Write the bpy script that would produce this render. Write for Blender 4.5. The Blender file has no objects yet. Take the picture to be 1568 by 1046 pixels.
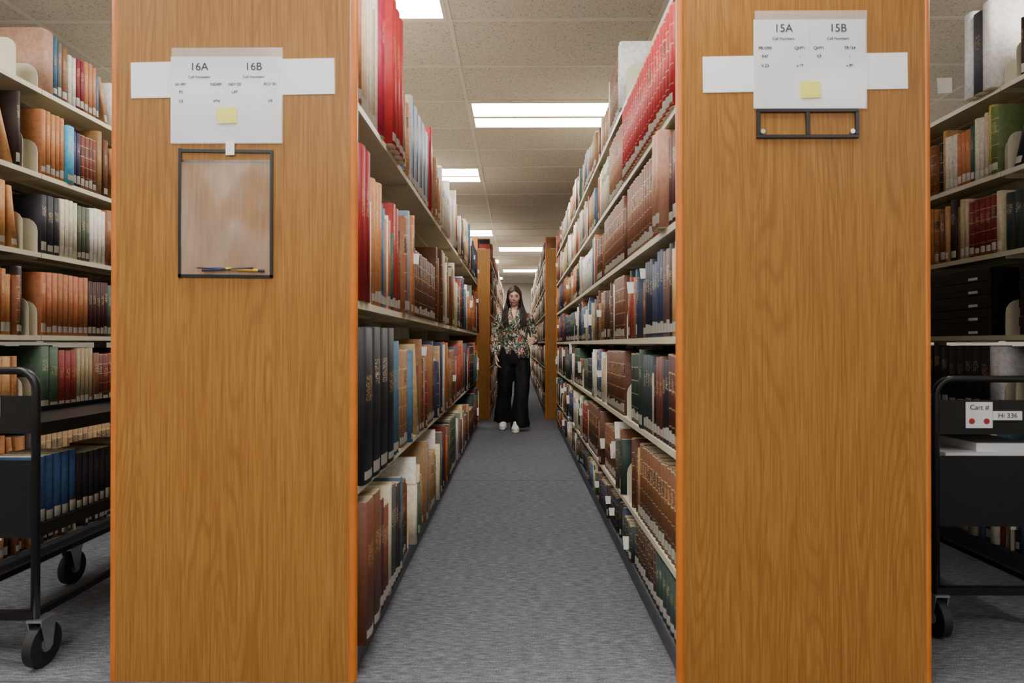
import bpy, math, random
import numpy as np
from mathutils import Vector, Matrix, Euler

random.seed(7)
scene = bpy.context.scene

def srgb(r, g, b):
    def f(c):
        c = c / 255.0
        return c / 12.92 if c <= 0.04045 else ((c + 0.055) / 1.055) ** 2.4
    return (f(r), f(g), f(b), 1.0)

# ------------------------------------------------------------------ node helpers
class NT:
    def __init__(s, name):
        s.m = bpy.data.materials.new(name)
        s.m.use_nodes = True
        s.t = s.m.node_tree
        s.b = s.t.nodes["Principled BSDF"]
    def n(s, typ, **kw):
        nd = s.t.nodes.new(typ)
        for k, v in kw.items():
            setattr(nd, k, v)
        return nd
    def put(s, sock, v):
        if isinstance(v, bpy.types.NodeSocket):
            s.t.links.new(v, sock)
        else:
            sock.default_value = v
    def math(s, op, a, b=0.0, c=0.0):
        nd = s.n("ShaderNodeMath", operation=op)
        s.put(nd.inputs[0], a); s.put(nd.inputs[1], b); s.put(nd.inputs[2], c)
        return nd.outputs[0]
    def mix(s, f, a, b, mode='MIX'):
        nd = s.n("ShaderNodeMix", data_type='RGBA', blend_type=mode)
        s.put(nd.inputs[0], f); s.put(nd.inputs[6], a); s.put(nd.inputs[7], b)
        return nd.outputs[2]
    def coords(s, scale=(1, 1, 1), kind='Object', loc=(0, 0, 0)):
        tc = s.n("ShaderNodeTexCoord")
        mp = s.n("ShaderNodeMapping")
        mp.inputs['Scale'].default_value = scale
        mp.inputs['Location'].default_value = loc
        s.t.links.new(tc.outputs[kind], mp.inputs[0])
        return mp.outputs[0]
    def noise(s, vec, scale=5, detail=2, rough=0.5, dist=0.0):
        nd = s.n("ShaderNodeTexNoise")
        s.put(nd.inputs['Vector'], vec)
        nd.inputs['Scale'].default_value = scale
        nd.inputs['Detail'].default_value = detail
        nd.inputs['Roughness'].default_value = rough
        nd.inputs['Distortion'].default_value = dist
        return nd.outputs['Fac']
    def ramp(s, f, stops, interp='LINEAR'):
        nd = s.n("ShaderNodeValToRGB")
        nd.color_ramp.interpolation = interp
        e = nd.color_ramp.elements
        while len(e) < len(stops):
            e.new(0.5)
        for i, (p, c) in enumerate(stops):
            e[i].position = p; e[i].color = c
        s.put(nd.inputs[0], f)
        return nd.outputs[0]
    def bump(s, h, strength=0.3, dist=0.005):
        nd = s.n("ShaderNodeBump")
        nd.inputs['Strength'].default_value = strength
        nd.inputs['Distance'].default_value = dist
        s.put(nd.inputs['Height'], h)
        s.t.links.new(nd.outputs[0], s.b.inputs['Normal'])
    def base(s, c, rough=0.5, metal=0.0, spec=0.5):
        s.put(s.b.inputs['Base Color'], c)
        s.put(s.b.inputs['Roughness'], rough)
        s.b.inputs['Metallic'].default_value = metal
        s.b.inputs['Specular IOR Level'].default_value = spec

def simple(name, col, rough=0.5, metal=0.0, var=0.08, scale=30, spec=0.5):
    m = NT(name)
    f = m.noise(m.coords(), scale, 2)
    d = tuple(c * (1 - var) for c in col[:3]) + (1,)
    l = tuple(min(1, c * (1 + var)) for c in col[:3]) + (1,)
    m.base(m.ramp(f, [(0.3, d), (0.7, l)]), rough, metal, spec)
    return m.m

# ------------------------------------------------------------------ materials
def wood(name, c_dark, c_mid, c_light):
    m = NT(name)
    cont = m.noise(m.coords((4.0, 4.0, 0.34)), 1.6, 1.5, 0.4, 0.15)
    s1 = m.math('SINE', m.math('MULTIPLY', cont, 190.0))
    s1 = m.math('MULTIPLY_ADD', s1, 0.5, 0.5)
    s1 = m.math('POWER', s1, 3.0)
    fine = m.noise(m.coords((150, 150, 3.0)), 1.6, 3, 0.65)
    patch = m.noise(m.coords((7, 7, 1.0)), 1.0, 2)
    amt = m.ramp(patch, [(0.40, (0.12, 0.12, 0.12, 1)), (0.62, (0.85, 0.85, 0.85, 1))])
    col = m.ramp(fine, [(0.28, c_dark), (0.5, c_mid), (0.75, c_light)])
    ln = m.math('MULTIPLY', m.math('MULTIPLY', s1, amt), m.math('MULTIPLY_ADD', fine, 0.9, 0.2))
    col = m.mix(ln, col, c_dark)
    m.base(col, 0.45, 0, 0.3)
    return m.m
M_wood = wood("oak_laminate", srgb(124, 80, 32), srgb(152, 104, 45), srgb(168, 122, 60))
M_band = simple("oak_edge_band", srgb(190, 106, 28), 0.4, 0, 0.12, 8)
M_shelf = simple("cream_shelf_steel", srgb(198, 190, 166), 0.45, 0, 0.03)
M_kick = simple("dark_kick_steel", srgb(70, 72, 78), 0.5)
M_paper = simple("white_paper", srgb(222, 224, 230), 0.7, 0, 0.015, 4)
M_tape = simple("white_tape", srgb(240, 240, 244), 0.5, 0, 0.015, 4)
M_sticky = simple("yellow_sticky", srgb(240, 232, 110), 0.7, 0, 0.04, 10)
M_black = simple("black_metal", srgb(14, 14, 16), 0.35, 0.2, 0.1)
M_blackpl = simple("black_plastic", srgb(14, 14, 15), 0.4)
M_rubber = simple("black_rubber", srgb(22, 22, 24), 0.6)
M_chrome = simple("zinc_steel", srgb(180, 180, 182), 0.3, 0.9)
M_ink = simple("ink", srgb(50, 50, 56), 0.8, 0, 0.02)
M_red = simple("red_print", srgb(160, 40, 35), 0.6)
M_pages = simple("page_paper", srgb(205, 190, 155), 0.85, 0, 0.12, 60)
M_slip = simple("paper_slip", srgb(235, 232, 225), 0.8, 0, 0.02)

def mk_plastic():
    m = NT("clear_vinyl")
    f = m.noise(m.coords((6, 6, 3)), 1.0, 2, 0.5, 0.8)
    m.base((0.60, 0.50, 0.42, 1), 0.24, 0, 0.6)
    a = m.ramp(f, [(0.35, (0.14, 0.14, 0.14, 1)), (0.7, (0.50, 0.50, 0.50, 1))])
    m.put(m.b.inputs['Alpha'], a)
    m.bump(f, 0.4, 0.02)
    return m.m
M_vinyl = mk_plastic()

def mk_sleeve():
    m = NT("clear_sleeve")
    m.base((0.95, 0.95, 0.95, 1), 0.15, 0, 0.6)
    m.b.inputs['Alpha'].default_value = 0.2
    return m.m
M_sleeve = mk_sleeve()

def mk_carpet():
    m = NT("grey_ribbed_carpet")
    co = m.coords()
    rib = m.noise(m.coords((22, 130, 1)), 1.0, 2, 0.6)
    fib = m.noise(co, 260, 1, 0.7)
    brd = m.noise(co, 1.3, 2)
    v = m.math('ADD', m.math('MULTIPLY', rib, 0.5), m.math('MULTIPLY', fib, 0.5))
    col = m.ramp(v, [(0.33, srgb(60, 61, 66)), (0.5, srgb(98, 99, 105)), (0.68, srgb(142, 143, 149))])
    b = m.ramp(brd, [(0.3, (0.9, 0.9, 0.9, 1)), (0.7, (1, 1, 1, 1))])
    col = m.mix(1.0, col, b, 'MULTIPLY')
    sep = m.n("ShaderNodeSeparateXYZ"); m.put(sep.inputs[0], co)
    fr = m.math('FRACT', m.math('DIVIDE', m.math('SUBTRACT', sep.outputs[1], 4.6 - 27.5 - 1.375), 2.75))
    d = m.math('LESS_THAN', m.math('ABSOLUTE', m.math('SUBTRACT', fr, 0.5)), 0.002)
    col = m.mix(d, col, m.mix(0.5, col, srgb(50, 50, 56)))
    m.base(col, 0.95, 0, 0.1)
    m.bump(v, 0.5, 0.004)
    return m.m
M_carpet = mk_carpet()

def mk_tile():
    m = NT("acoustic_ceiling_tile")
    co = m.coords()
    n1 = m.noise(co, 85, 2, 0.65)
    col = m.ramp(n1, [(0.33, srgb(160, 156, 153)), (0.40, srgb(216, 212, 208)), (0.7, srgb(230, 226, 222))])
    m.base(col, 0.9, 0, 0.2)
    return m.m
M_tile = mk_tile()
M_grid = simple("ceiling_grid_white", srgb(232, 230, 226), 0.5, 0, 0.02)
M_wall = simple("cream_wall_paint", srgb(228, 222, 208), 0.8, 0, 0.03, 3)

def mk_lens():
    m = NT("troffer_lens")
    m.base((0.9, 0.9, 0.9, 1), 0.4)
    m.b.inputs['Emission Color'].default_value = (1.0, 0.97, 0.92, 1)
    m.b.inputs['Emission Strength'].default_value = 30.0
    return m.m
M_lens = mk_lens()

def mk_cover():
    m = NT("book_cloth")
    at = m.n("ShaderNodeAttribute", attribute_name="Col")
    inf = m.n("ShaderNodeAttribute", attribute_name="Info")
    col = at.outputs['Color']
    sp = m.n("ShaderNodeSeparateColor"); m.put(sp.inputs[0], inf.outputs['Color'])
    lab, band, title = sp.outputs[0], sp.outputs[1], sp.outputs[2]
    rnd = inf.outputs['Alpha']
    u1 = m.n("ShaderNodeUVMap", uv_map="UVm"); s1 = m.n("ShaderNodeSeparateXYZ"); m.put(s1.inputs[0], u1.outputs[0])
    u2 = m.n("ShaderNodeUVMap", uv_map="UVn"); s2 = m.n("ShaderNodeSeparateXYZ"); m.put(s2.inputs[0], u2.outputs[0])
    u, vm = s1.outputs[0], s1.outputs[1]
    vn = s2.outputs[1]
    spine = m.math('GREATER_THAN', u, -0.5)
    w = m.noise(m.coords(), 55, 2, 0.7)
    wr = m.ramp(w, [(0.35, (0.74, 0.72, 0.70, 1)), (0.6, (1, 1, 1, 1))])
    col2 = m.mix(0.8, col, wr, 'MULTIPLY')
    def window(x, a, b):
        return m.math('MULTIPLY', m.math('GREATER_THAN', x, a), m.math('LESS_THAN', x, b))
    fr = m.math('FRACT', m.math('MULTIPLY_ADD', vn, 5.2, 0.35))
    bnd = window(fr, 0.47, 0.53)
    bnd = m.math('MULTIPLY', m.math('MULTIPLY', bnd, band), spine)
    gold = m.mix(rnd, srgb(190, 150, 84), srgb(210, 196, 165))
    col3 = m.mix(m.math('MULTIPLY', bnd, 0.6), col2, gold)
    tpos = m.math('MULTIPLY_ADD', rnd, 0.14, 0.60)
    dt = m.math('ABSOLUTE', m.math('SUBTRACT', vn, tpos))
    tb = m.math('LESS_THAN', dt, 0.085)
    tb = m.math('MULTIPLY', tb, window(u, 0.18, 0.82))
    cu = m.n("ShaderNodeCombineXYZ"); m.put(cu.inputs[0], m.math('MULTIPLY', u, 9.0)); m.put(cu.inputs[1], m.math('MULTIPLY', vm, 330.0)); m.put(cu.inputs[2], m.math('MULTIPLY', rnd, 50.0))
    tn = m.n("ShaderNodeTexNoise"); m.put(tn.inputs['Vector'], cu.outputs[0]); tn.inputs['Scale'].default_value = 1.0; tn.inputs['Detail'].default_value = 0
    txt = m.math('GREATER_THAN', tn.outputs['Fac'], 0.57)
    tt = m.math('MULTIPLY', m.math('MULTIPLY', tb, txt), title)
    col4 = m.mix(m.math('MULTIPLY', tt, 0.5), col3, gold)
    blk = m.math('MULTIPLY', m.math('MULTIPLY', m.math('MULTIPLY', m.math('LESS_THAN', dt, 0.075), band), spine), m.math('GREATER_THAN', rnd, 0.6))
    col4 = m.mix(m.math('MULTIPLY', blk, m.math('MULTIPLY_ADD', txt, -0.6, 0.75)), col4, srgb(40, 22, 18))
    lb = m.math('MULTIPLY', window(vm, 0.014, m.math('MULTIPLY_ADD', rnd, 0.018, 0.038)), window(u, 0.10, 0.90))
    lb = m.math('MULTIPLY', lb, lab)
    col5 = m.mix(lb, col4, srgb(226, 222, 208))
    m.base(col5, 0.55, 0, 0.3)
    m.bump(bnd, 0.5, 0.002)
    return m.m
M_cover = mk_cover()

# ------------------------------------------------------------------ mesh builder
class MB:
    def __init__(s):
        s.v = []; s.f = []; s.m = []; s.sm = []
    def add(s, vs, fs, mat=0, smooth=False):
        o = len(s.v)
        s.v += [tuple(p) for p in vs]
        for f in fs:
            s.f.append(tuple(i + o for i in f)); s.m.append(mat); s.sm.append(smooth)
    def box(s, x0, x1, y0, y1, z0, z1, mat=0):
        vs = [(x0, y0, z0), (x1, y0, z0), (x1, y1, z0), (x0, y1, z0), (x0, y0, z1), (x1, y0, z1), (x1, y1, z1), (x0, y1, z1)]
        s.add(vs, [(0, 3, 2, 1), (4, 5, 6, 7), (0, 1, 5, 4), (1, 2, 6, 5), (2, 3, 7, 6), (3, 0, 4, 7)], mat)
    def prism(s, poly, axis, a0, a1, mat=0, smooth=False):
        def P(p, a):
            if axis == 'x': return (a, p[0], p[1])
            if axis == 'y': return (p[0], a, p[1])
            return (p[0], p[1], a)
        n = len(poly)
        vs = [P(p, a0) for p in poly] + [P(p, a1) for p in poly]
        fs = [tuple(range(n - 1, -1, -1)), tuple(range(n, 2 * n))]
        s.add(vs, fs, mat)
        s.add(vs, [(i, (i + 1) % n, n + (i + 1) % n, n + i) for i in range(n)], mat, smooth)
    def loft(s, rings, mat=0, caps=True, smooth=True, closed=True):
        n = len(rings[0]); vs = [p for r in rings for p in r]; fs = []
        m = n if closed else n - 1
        for k in range(len(rings) - 1):
            for i in range(m):
                j = (i + 1) % n
                fs.append((k * n + i, k * n + j, (k + 1) * n + j, (k + 1) * n + i))
        if caps:
            fs.append(tuple(range(n - 1, -1, -1)))
            fs.append(tuple(range((len(rings) - 1) * n, len(rings) * n)))
        s.add(vs, fs, mat, smooth)
    def tube(s, path, radii, seg=12, mat=0, ref=(0, 1, 0), flat=1.0, fold=0.0, nf=5, ph=0.0, round_ends=False):
        path = [Vector(p) for p in path]
        if isinstance(radii, (int, float)): radii = [radii] * len(path)
        if round_ends:
            t0 = (path[0] - path[1]).normalized(); t1 = (path[-1] - path[-2]).normalized()
            r0, r1 = radii[0], radii[-1]
            path = [path[0] + t0 * r0 * 0.95, path[0] + t0 * r0 * 0.6] + path + [path[-1] + t1 * r1 * 0.6, path[-1] + t1 * r1 * 0.95]
            radii = [r0 * 0.3, r0 * 0.8] + list(radii) + [r1 * 0.8, r1 * 0.3]
        rings = []
        ref = Vector(ref)
        for i, p in enumerate(path):
            t = (path[min(i + 1, len(path) - 1)] - path[max(i - 1, 0)]).normalized()
            u = ref.cross(t)
            if u.length < 1e-3: u = Vector((1, 0, 0)).cross(t)
            u.normalize(); w = t.cross(u).normalized()
            r = radii[i]
            ring = []
            for k in range(seg):
                a = 2 * math.pi * k / seg
                rr = r * (1 + fold * math.sin(nf * a + ph + i * 0.35) * (0.5 + 0.5 * math.sin(i * 1.1 + ph)) )
                ring.append(p + u * math.cos(a) * rr + w * math.sin(a) * rr * flat)
            rings.append(ring)
        s.loft(rings, mat)
    def ellipsoid(s, c, r, nu=24, nv=16, mat=0, fn=None):
        vs = []; fs = []
        for j in range(nv + 1):
            ph = math.pi * j / nv
            for i in range(nu):
                th = 2 * math.pi * i / nu
                n = Vector((math.sin(ph) * math.cos(th), math.sin(ph) * math.sin(th), math.cos(ph)))
                p = Vector((n.x * r[0], n.y * r[1], n.z * r[2]))
                if fn: p = fn(n, p)
                vs.append(Vector(c) + p)
        for j in range(nv):
            for i in range(nu):
                k = (i + 1) % nu
                fs.append((j * nu + i, (j + 1) * nu + i, (j + 1) * nu + k, j * nu + k))
        s.add(vs, fs, mat, True)
    def obj(s, name, mats, loc=(0, 0, 0), parent=None, bevel=0):
        me = bpy.data.meshes.new(name)
        L = Vector(loc)
        me.from_pydata([tuple(Vector(p) - L) for p in s.v], [], s.f)
        for m in mats: me.materials.append(m)
        me.polygons.foreach_set("material_index", s.m)
        me.polygons.foreach_set("use_smooth", s.sm)
        me.update()
        o = bpy.data.objects.new(name, me)
        scene.collection.objects.link(o)
        attach(o, L, parent)
        if bevel:
            b = o.modifiers.new("Bevel", 'BEVEL'); b.width = bevel; b.segments = 2; b.limit_method = 'ANGLE'
        return o

WLOC = {}
def attach(o, L, parent):
    L = Vector(L)
    WLOC[o.name] = L
    if parent:
        o.parent = parent
        o.location = L - WLOC[parent.name]
    else:
        o.location = L

def empty(name, loc):
    o = bpy.data.objects.new(name, None); o.empty_display_size = 0.1
    scene.collection.objects.link(o); attach(o, Vector(loc), None); return o

# ------------------------------------------------------------------ room shell
RX, RY0, RY1, CH = 4.6, -3.6, 19.6, 2.90
b = MB(); b.box(-RX, RX, RY0, RY1, -0.1, 0.0); b.obj("floor", [M_carpet])
b = MB(); b.box(-RX, RX, RY0, RY1, CH, CH + 0.1); ceiling = b.obj("ceiling", [M_tile])
b = MB(); b.box(-RX - 0.1, -RX, RY0, RY1, 0, CH); b.obj("wall_left", [M_wall])
b = MB(); b.box(RX, RX + 0.1, RY0, RY1, 0, CH); b.obj("wall_right", [M_wall])
b = MB(); b.box(-RX - .1, RX + .1, RY1, RY1 + 0.1, 0, CH); b.obj("wall_back", [M_wall])
b = MB(); b.box(-RX - .1, RX + .1, RY0 - 0.1, RY0, 0, CH); b.obj("wall_front", [M_wall])
for nm, (x0, x1, y0, y1) in {"baseboard_back": (-RX, RX, RY1 - .015, RY1), "baseboard_left": (-RX, -RX + .015, RY0, RY1 - .015), "baseboard_right": (RX - .015, RX, RY0, RY1 - .015)}.items():
    b = MB(); b.box(x0, x1, y0, y1, 0, 0.1); b.obj(nm, [M_kick])
XL = -0.394
b = MB()
gx = [XL + 1.22 * k for k in range(-4, 6) if abs(XL + 1.22 * k) < RX]
for x in gx: b.box(x - .012, x + .012, RY0, RY1, CH - .008, CH)
gy = [3.66 + 0.61 * k for k in range(-12, 27) if RY0 < 3.66 + 0.61 * k < RY1]
for y in gy: b.box(-RX, RX, y - .012, y + .012, CH - .0075, CH)
b.obj("ceiling_grid", [M_grid], parent=ceiling)

def troffer(x0, y0):
    x1, y1 = x0 + 1.22, y0 + 0.61
    c = ((x0 + x1) / 2, (y0 + y1) / 2, CH - 0.012)
    b = MB()
    z0, z1 = CH - 0.012, CH - 0.001
    b.box(x0 + .012, x1 - .012, y0 + .012, y0 + .035, z0, z1)
    b.box(x0 + .012, x1 - .012, y1 - .035, y1 - .012, z0, z1)
    b.box(x0 + .012, x0 + .035, y0 + .035, y1 - .035, z0, z1)
    b.box(x1 - .035, x1 - .012, y0 + .035, y1 - .035, z0, z1)
    ym = (y0 + y1) / 2
    b.box(x0 + .035, x1 - .035, ym - .02, ym + .02, z0 - .012, z1)
    b.box(x0 + .035, x1 - .035, y0 + .035, ym - .02, z0 + .003, z1, 1)
    b.box(x0 + .035, x1 - .035, ym + .02, y1 - .035, z0 + .003, z1, 1)
    b.obj("ceiling_light", [M_grid, M_lens], c)
for y in (-2.44, 1.22, 4.88, 12.2, 15.86): troffer(XL, y)
for y in (-0.61, 3.05, 6.71, 10.37, 14.03, 17.69): troffer(XL - 1.22, y)
for y in (-1.22, 4.88, 8.54, 13.42): troffer(XL - 2.44, y)
for y in (-1.22, 1.83, 5.49, 9.15, 14.03): troffer(XL + 2.44, y)
troffer(XL - 2.44, 1.22)

# ------------------------------------------------------------------ book geometry (vectorised)
OUT_A = np.array([1, 0, 0, 0, 0, 0, 1.0])
OUT_B = np.array([0, 0, .2, .5, .8, 1, 1.0])
OUT_R = np.array([0, 1, .3, 0, .3, 1, 0.0])
class Books:
    def __init__(s): s.rows = []
    def add(s, fx, dr, y, t, z, h, d, col, lab, band, title, lean=0.0):
        s.rows.append((fx, dr, y, t, z + .0012, h, d, col[0], col[1], col[2], lab, band, title, random.random(), lean))
    def build(s, name, loc=(0, 0, 0)):
        A = np.array(s.rows, dtype=float); N = len(A)
        fx, dr, y, t, z, h, d = [A[:, i][:, None] for i in range(7)]
        lean = A[:, 14][:, None]
        r = np.minimum(0.35 * t, 0.009)
        a = OUT_A * d + OUT_R * r
        bb = OUT_B * t
        ins = np.minimum(0.0035, t * 0.2)
        ai = np.clip(a, ins + r * .3, d - ins); bi = np.clip(bb, ins, t - ins)
        V = np.zeros((N, 28, 3))
        for k, (aa, b2, hz) in enumerate([(a, bb, 0 * h), (a, bb, h), (ai, bi, h), (ai, bi, h - .005)]):
            sl = slice(k * 7, k * 7 + 7)
            V[:, sl, 0] = fx - dr * aa
            V[:, sl, 1] = y + b2 + lean * hz
            V[:, sl, 2] = z + hz + 0 * aa
        V -= np.array(loc)
        loops = []; starts = []; tot = []; mats = []; uvu = []
        for i in range(7):
            j = (i + 1) % 7
            sp = 1 <= i <= 4
            starts.append(len(loops)); tot.append(4); mats.append(0)
            loops += [i, j, 7 + j, 7 + i]
            uvu += [OUT_B[i], OUT_B[j], OUT_B[j], OUT_B[i]] if sp else [-1] * 4
        for i in range(7):
            j = (i + 1) % 7
            starts.append(len(loops)); tot.append(4); mats.append(0)
            loops += [7 + i, 7 + j, 14 + j, 14 + i]; uvu += [-1] * 4
        for i in range(7):
            j = (i + 1) % 7
            starts.append(len(loops)); tot.append(4); mats.append(1)
            loops += [14 + i, 14 + j, 21 + j, 21 + i]; uvu += [-1] * 4
        starts.append(len(loops)); tot.append(7); mats.append(1); loops += list(range(21, 28)); uvu += [-1] * 7
        starts.append(len(loops)); tot.append(7); mats.append(1); loops += list(range(6, -1, -1)); uvu += [-1] * 7
        loops = np.array(loops); starts = np.array(starts); tot = np.array(tot); uvu = np.array(uvu, float)
        rl = loops.copy(); ru = uvu.copy()
        for s0, n0 in zip(starts, tot):
            rl[s0:s0 + n0] = loops[s0:s0 + n0][::-1]; ru[s0:s0 + n0] = uvu[s0:s0 + n0][::-1]
        NL = len(loops); NF = len(starts)
        pos = (A[:, 1] > 0)[:, None]
        LI = np.where(pos, loops[None], rl[None])
        UU = np.where(pos, uvu[None], ru[None])
        vfrac = (LI >= 7).astype(float)
        me = bpy.data.meshes.new(name)
        me.vertices.add(N * 28); me.vertices.foreach_set("co", V.reshape(-1))
        me.loops.add(N * NL); me.loops.foreach_set("vertex_index", (LI + np.arange(N)[:, None] * 28).astype(np.int32).reshape(-1))
        me.polygons.add(N * NF)
        me.polygons.foreach_set("loop_start", (starts[None] + np.arange(N)[:, None] * NL).astype(np.int32).reshape(-1))
        me.polygons.foreach_set("loop_total", np.tile(tot, N).astype(np.int32))
        me.materials.append(M_cover); me.materials.append(M_pages)
        me.polygons.foreach_set("material_index", np.tile(np.array(mats), N).astype(np.int32))
        uv = me.uv_layers.new(name="UVm"); arr = np.stack([UU, vfrac * h], -1); uv.data.foreach_set("uv", arr.reshape(-1).astype(np.float32))
        uv = me.uv_layers.new(name="UVn"); arr = np.stack([UU, vfrac], -1); uv.data.foreach_set("uv", arr.reshape(-1).astype(np.float32))
        ca = me.color_attributes.new("Col", 'FLOAT_COLOR', 'POINT')
        C = np.ones((N, 28, 4)); C[:, :, :3] = A[:, None, 7:10]
        ca.data.foreach_set("color", C.reshape(-1).astype(np.float32))
        ca = me.color_attributes.new("Info", 'FLOAT_COLOR', 'POINT')
        C = np.ones((N, 28, 4)); C[:, :, :] = A[:, None, 10:14]
        ca.data.foreach_set("color", C.reshape(-1).astype(np.float32))
        me.update(calc_edges=True); me.validate()
        o = bpy.data.objects.new(name, me); scene.collection.objects.link(o); attach(o, loc, None)
        return o

PAL = {
 'mixed': [(98,58,36),(124,80,50),(152,106,66),(80,46,32),(110,68,44),(48,58,88),(44,50,68),(42,70,60),(122,42,36),(208,194,158),(182,156,114),(34,34,38),(176,102,54),(108,106,100),(222,214,196),(142,60,46),(70,84,64),(58,92,118),(218,212,198)],
 'brown': [(108,68,42),(92,56,36),(132,88,54),(80,52,38),(146,108,70),(70,48,38),(114,52,38)],
 'light': [(226,220,206),(212,200,172),(194,174,134),(164,124,86),(126,86,58),(184,106,70),(84,108,134),(234,231,224),(124,52,44),(84,114,104),(220,206,174)],
 'tan':   [(184,124,72),(172,110,62),(192,144,94),(126,74,46),(52,40,38),(212,200,172),(98,38,34),(162,104,60)],
 'dark':  [(46,54,49),(40,58,51),(64,46,38),(36,38,44),(92,58,40),(116,74,50),(70,72,60),(50,60,82),(144,118,90)],
 'vivid': [(166,40,40),(76,114,140),(214,206,188),(182,120,74),(54,96,86),(44,54,80),(226,220,206),(142,94,62),(190,122,64),(36,36,40),(132,148,164),(104,62,44),(218,200,160),(90,54,40),(150,112,78)],
}
def jit(c, a=0.12):
    k = 1 + random.uniform(-a, a)
    return tuple(min(1, x * k * (1 + random.uniform(-.04, .04))) for x in srgb(*c)[:3])

def fill(B, S, fx, dr, y0, y1, z, hmax, pal, script=(), hr=(0.60, 0.95), tr=(0.016, 0.046), runp=0.12, gaps=0.02, prr=(-.010, .018)):
    y = y0
    for e in script:
        cnt, t, h, d, c, info = e[:6]
        proud = e[6] if len(e) > 6 else 0.004
        for _ in range(cnt):
            if c is None:
                y += t; continue
            tt = t * random.uniform(.93, 1.05)
            if y + tt > y1: return
            B.add(fx - dr * proud, dr, y, tt - .0006, z, h * random.uniform(.985, 1.01), d, jit(c, .06), *info)
            y += tt
    P = PAL[pal]
    while y < y1 - 0.02:
        if random.random() < gaps:
            S.append((fx, dr, y + .01, z)); y += random.uniform(.03, .1); continue
        run = random.random() < runp
        n = random.randint(4, 12) if run else 1
        c = random.choice(P)
        h0 = hmax * random.uniform(*hr); t0 = random.uniform(*tr) * (1.15 if run else 1); d0 = min(.24, max(.14, h0 * random.uniform(.62, .76)))
        info = (1.0 if random.random() < .6 else 0.0, 1.0 if random.random() < (.75 if run else .3) else 0.0, 1.0 if random.random() < .7 else 0.0)
        pr = random.uniform(*prr)
        if not run and random.random() < .055:
            ln = random.uniform(.10, .32)
            hh = h0 * .94
            if y + ln * hh + t0 < y1:
                B.add(fx - dr * pr, dr, y + ln * hh, t0 - .001, z, hh, d0, jit(c, .1), *info, -ln)
                y += ln * hh + t0 + .001
                continue
        for _ in range(n):
            tt = t0 * (random.uniform(.95, 1.05) if run else 1)
            if y + tt > y1: break
            B.add(fx - dr * (pr + random.uniform(0, .004)), dr, y, tt - .0006, z, h0 * random.uniform(.99, 1.01), d0, jit(c, .1), *info)
            if random.random() < .04:
                SL.append((fx - dr * pr, dr, y + tt * .5, z + h0 * random.uniform(.3, .85), random.uniform(.03, .09)))
            y += tt
SL = []

# ------------------------------------------------------------------ shelf ranges
def round_rect_panel(b, x0, x1, y0, y1, z0, z1):
    r = 0.012
    b.box(x0 + .02, x1 - .02, y0, y1, z0, z1, 0)
    for s, xe in ((-1, x0), (1, x1)):
        xi = xe - s * .02
        poly = [(xi, y0)]
        for k in range(5):
            a = math.pi / 2 * k / 4
            poly.append((xe - s * r + s * r * math.sin(a), y0 + r - r * math.cos(a)))
        for k in range(5):
            a = math.pi / 2 * k / 4
            poly.append((xe - s * r + s * r * math.cos(a), y1 - r + r * math.sin(a)))
        poly.append((xi, y1))
        if s < 0: poly = poly[::-1]
        b.prism(poly, 'z', z0, z1, 1, True)

def shelf_range(x0, x1, y0, nb, bay, zL, zR, H, ends=(1, 1)):
    xc = (x0 + x1) / 2; pt = 0.03
    ya = y0 + pt; yb = ya + nb * bay
    loc = (xc, y0, 0)
    b = MB()
    for k in range(nb + 1):
        y = ya + k * bay
        yy = min(max(y, ya + .02), yb - .02)
        b.box(xc - .025, xc + .025, yy - .02, yy + .02, 0, H - .06)
    for (zs, s, xe) in ((zL, -1, x0), (zR, 1, x1)):
        for zi, z in enumerate(zs):
            lm = 1 if zi == 0 else 0
            xi = xc + s * .03
            xa, xb = (xi, xe) if s > 0 else (xe, xi)
            for k in range(nb):
                s0, s1 = ya + k * bay + .002, ya + (k + 1) * bay - .002
                b.box(xa, xb, s0, s1, z - .008, z, lm)
                la, lb = (xe - .010, xe) if s > 0 else (xe, xe + .010)
                b.box(la, lb, s0, s1, z - .022, z - .008, lm)
                xm = xc + s * .18
                b.box(xm - .01, xm + .01, s0, s1, z - .02, z - .008)
            for k in range(nb + 1):
                y = ya + k * bay
                if k == 0: yp = y + .003
                elif k == nb: yp = y - .003
                else: yp = y
                d = abs(xe - xi) - .02
                hh = 0.16 if z < H - .3 else 0.12
                pts = [(0, -.03), (d, -.03), (d, .02)]
                for q in range(5):
                    a = math.pi / 2 * q / 4
                    pts.append((d - .06 + .06 * math.cos(a), hh - .06 + .06 * math.sin(a)))
                pts.append((0, hh))
                poly = [(xi + s * p, z + q) for p, q in pts]
                b.prism(poly, 'y', yp - .0025, yp + .0025)
        ka, kb = (xe - .03, xe - .012) if s > 0 else (xe + .012, xe + .03)
        b.box(ka, kb, ya, yb, 0.0, zs[0] - .022, 1)
    b.box(xc - .028, xc + .028, ya, yb, H - .06, H - .03)
    top = b.obj("library_bookshelf", [M_shelf, M_kick], loc)
    if ends[0]:
        p = MB(); round_rect_panel(p, x0 - .003, x1 + .003, y0, y0 + pt, 0, H)
        p.obj("wood_end_panel", [M_wood, M_band], parent=top)
    if ends[1]:
        p = MB(); round_rect_panel(p, x0 - .003, x1 + .003, yb, yb + pt, 0, H)
        p.obj("wood_end_panel_far", [M_wood, M_band], parent=top)
    return top, ya, yb

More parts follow.
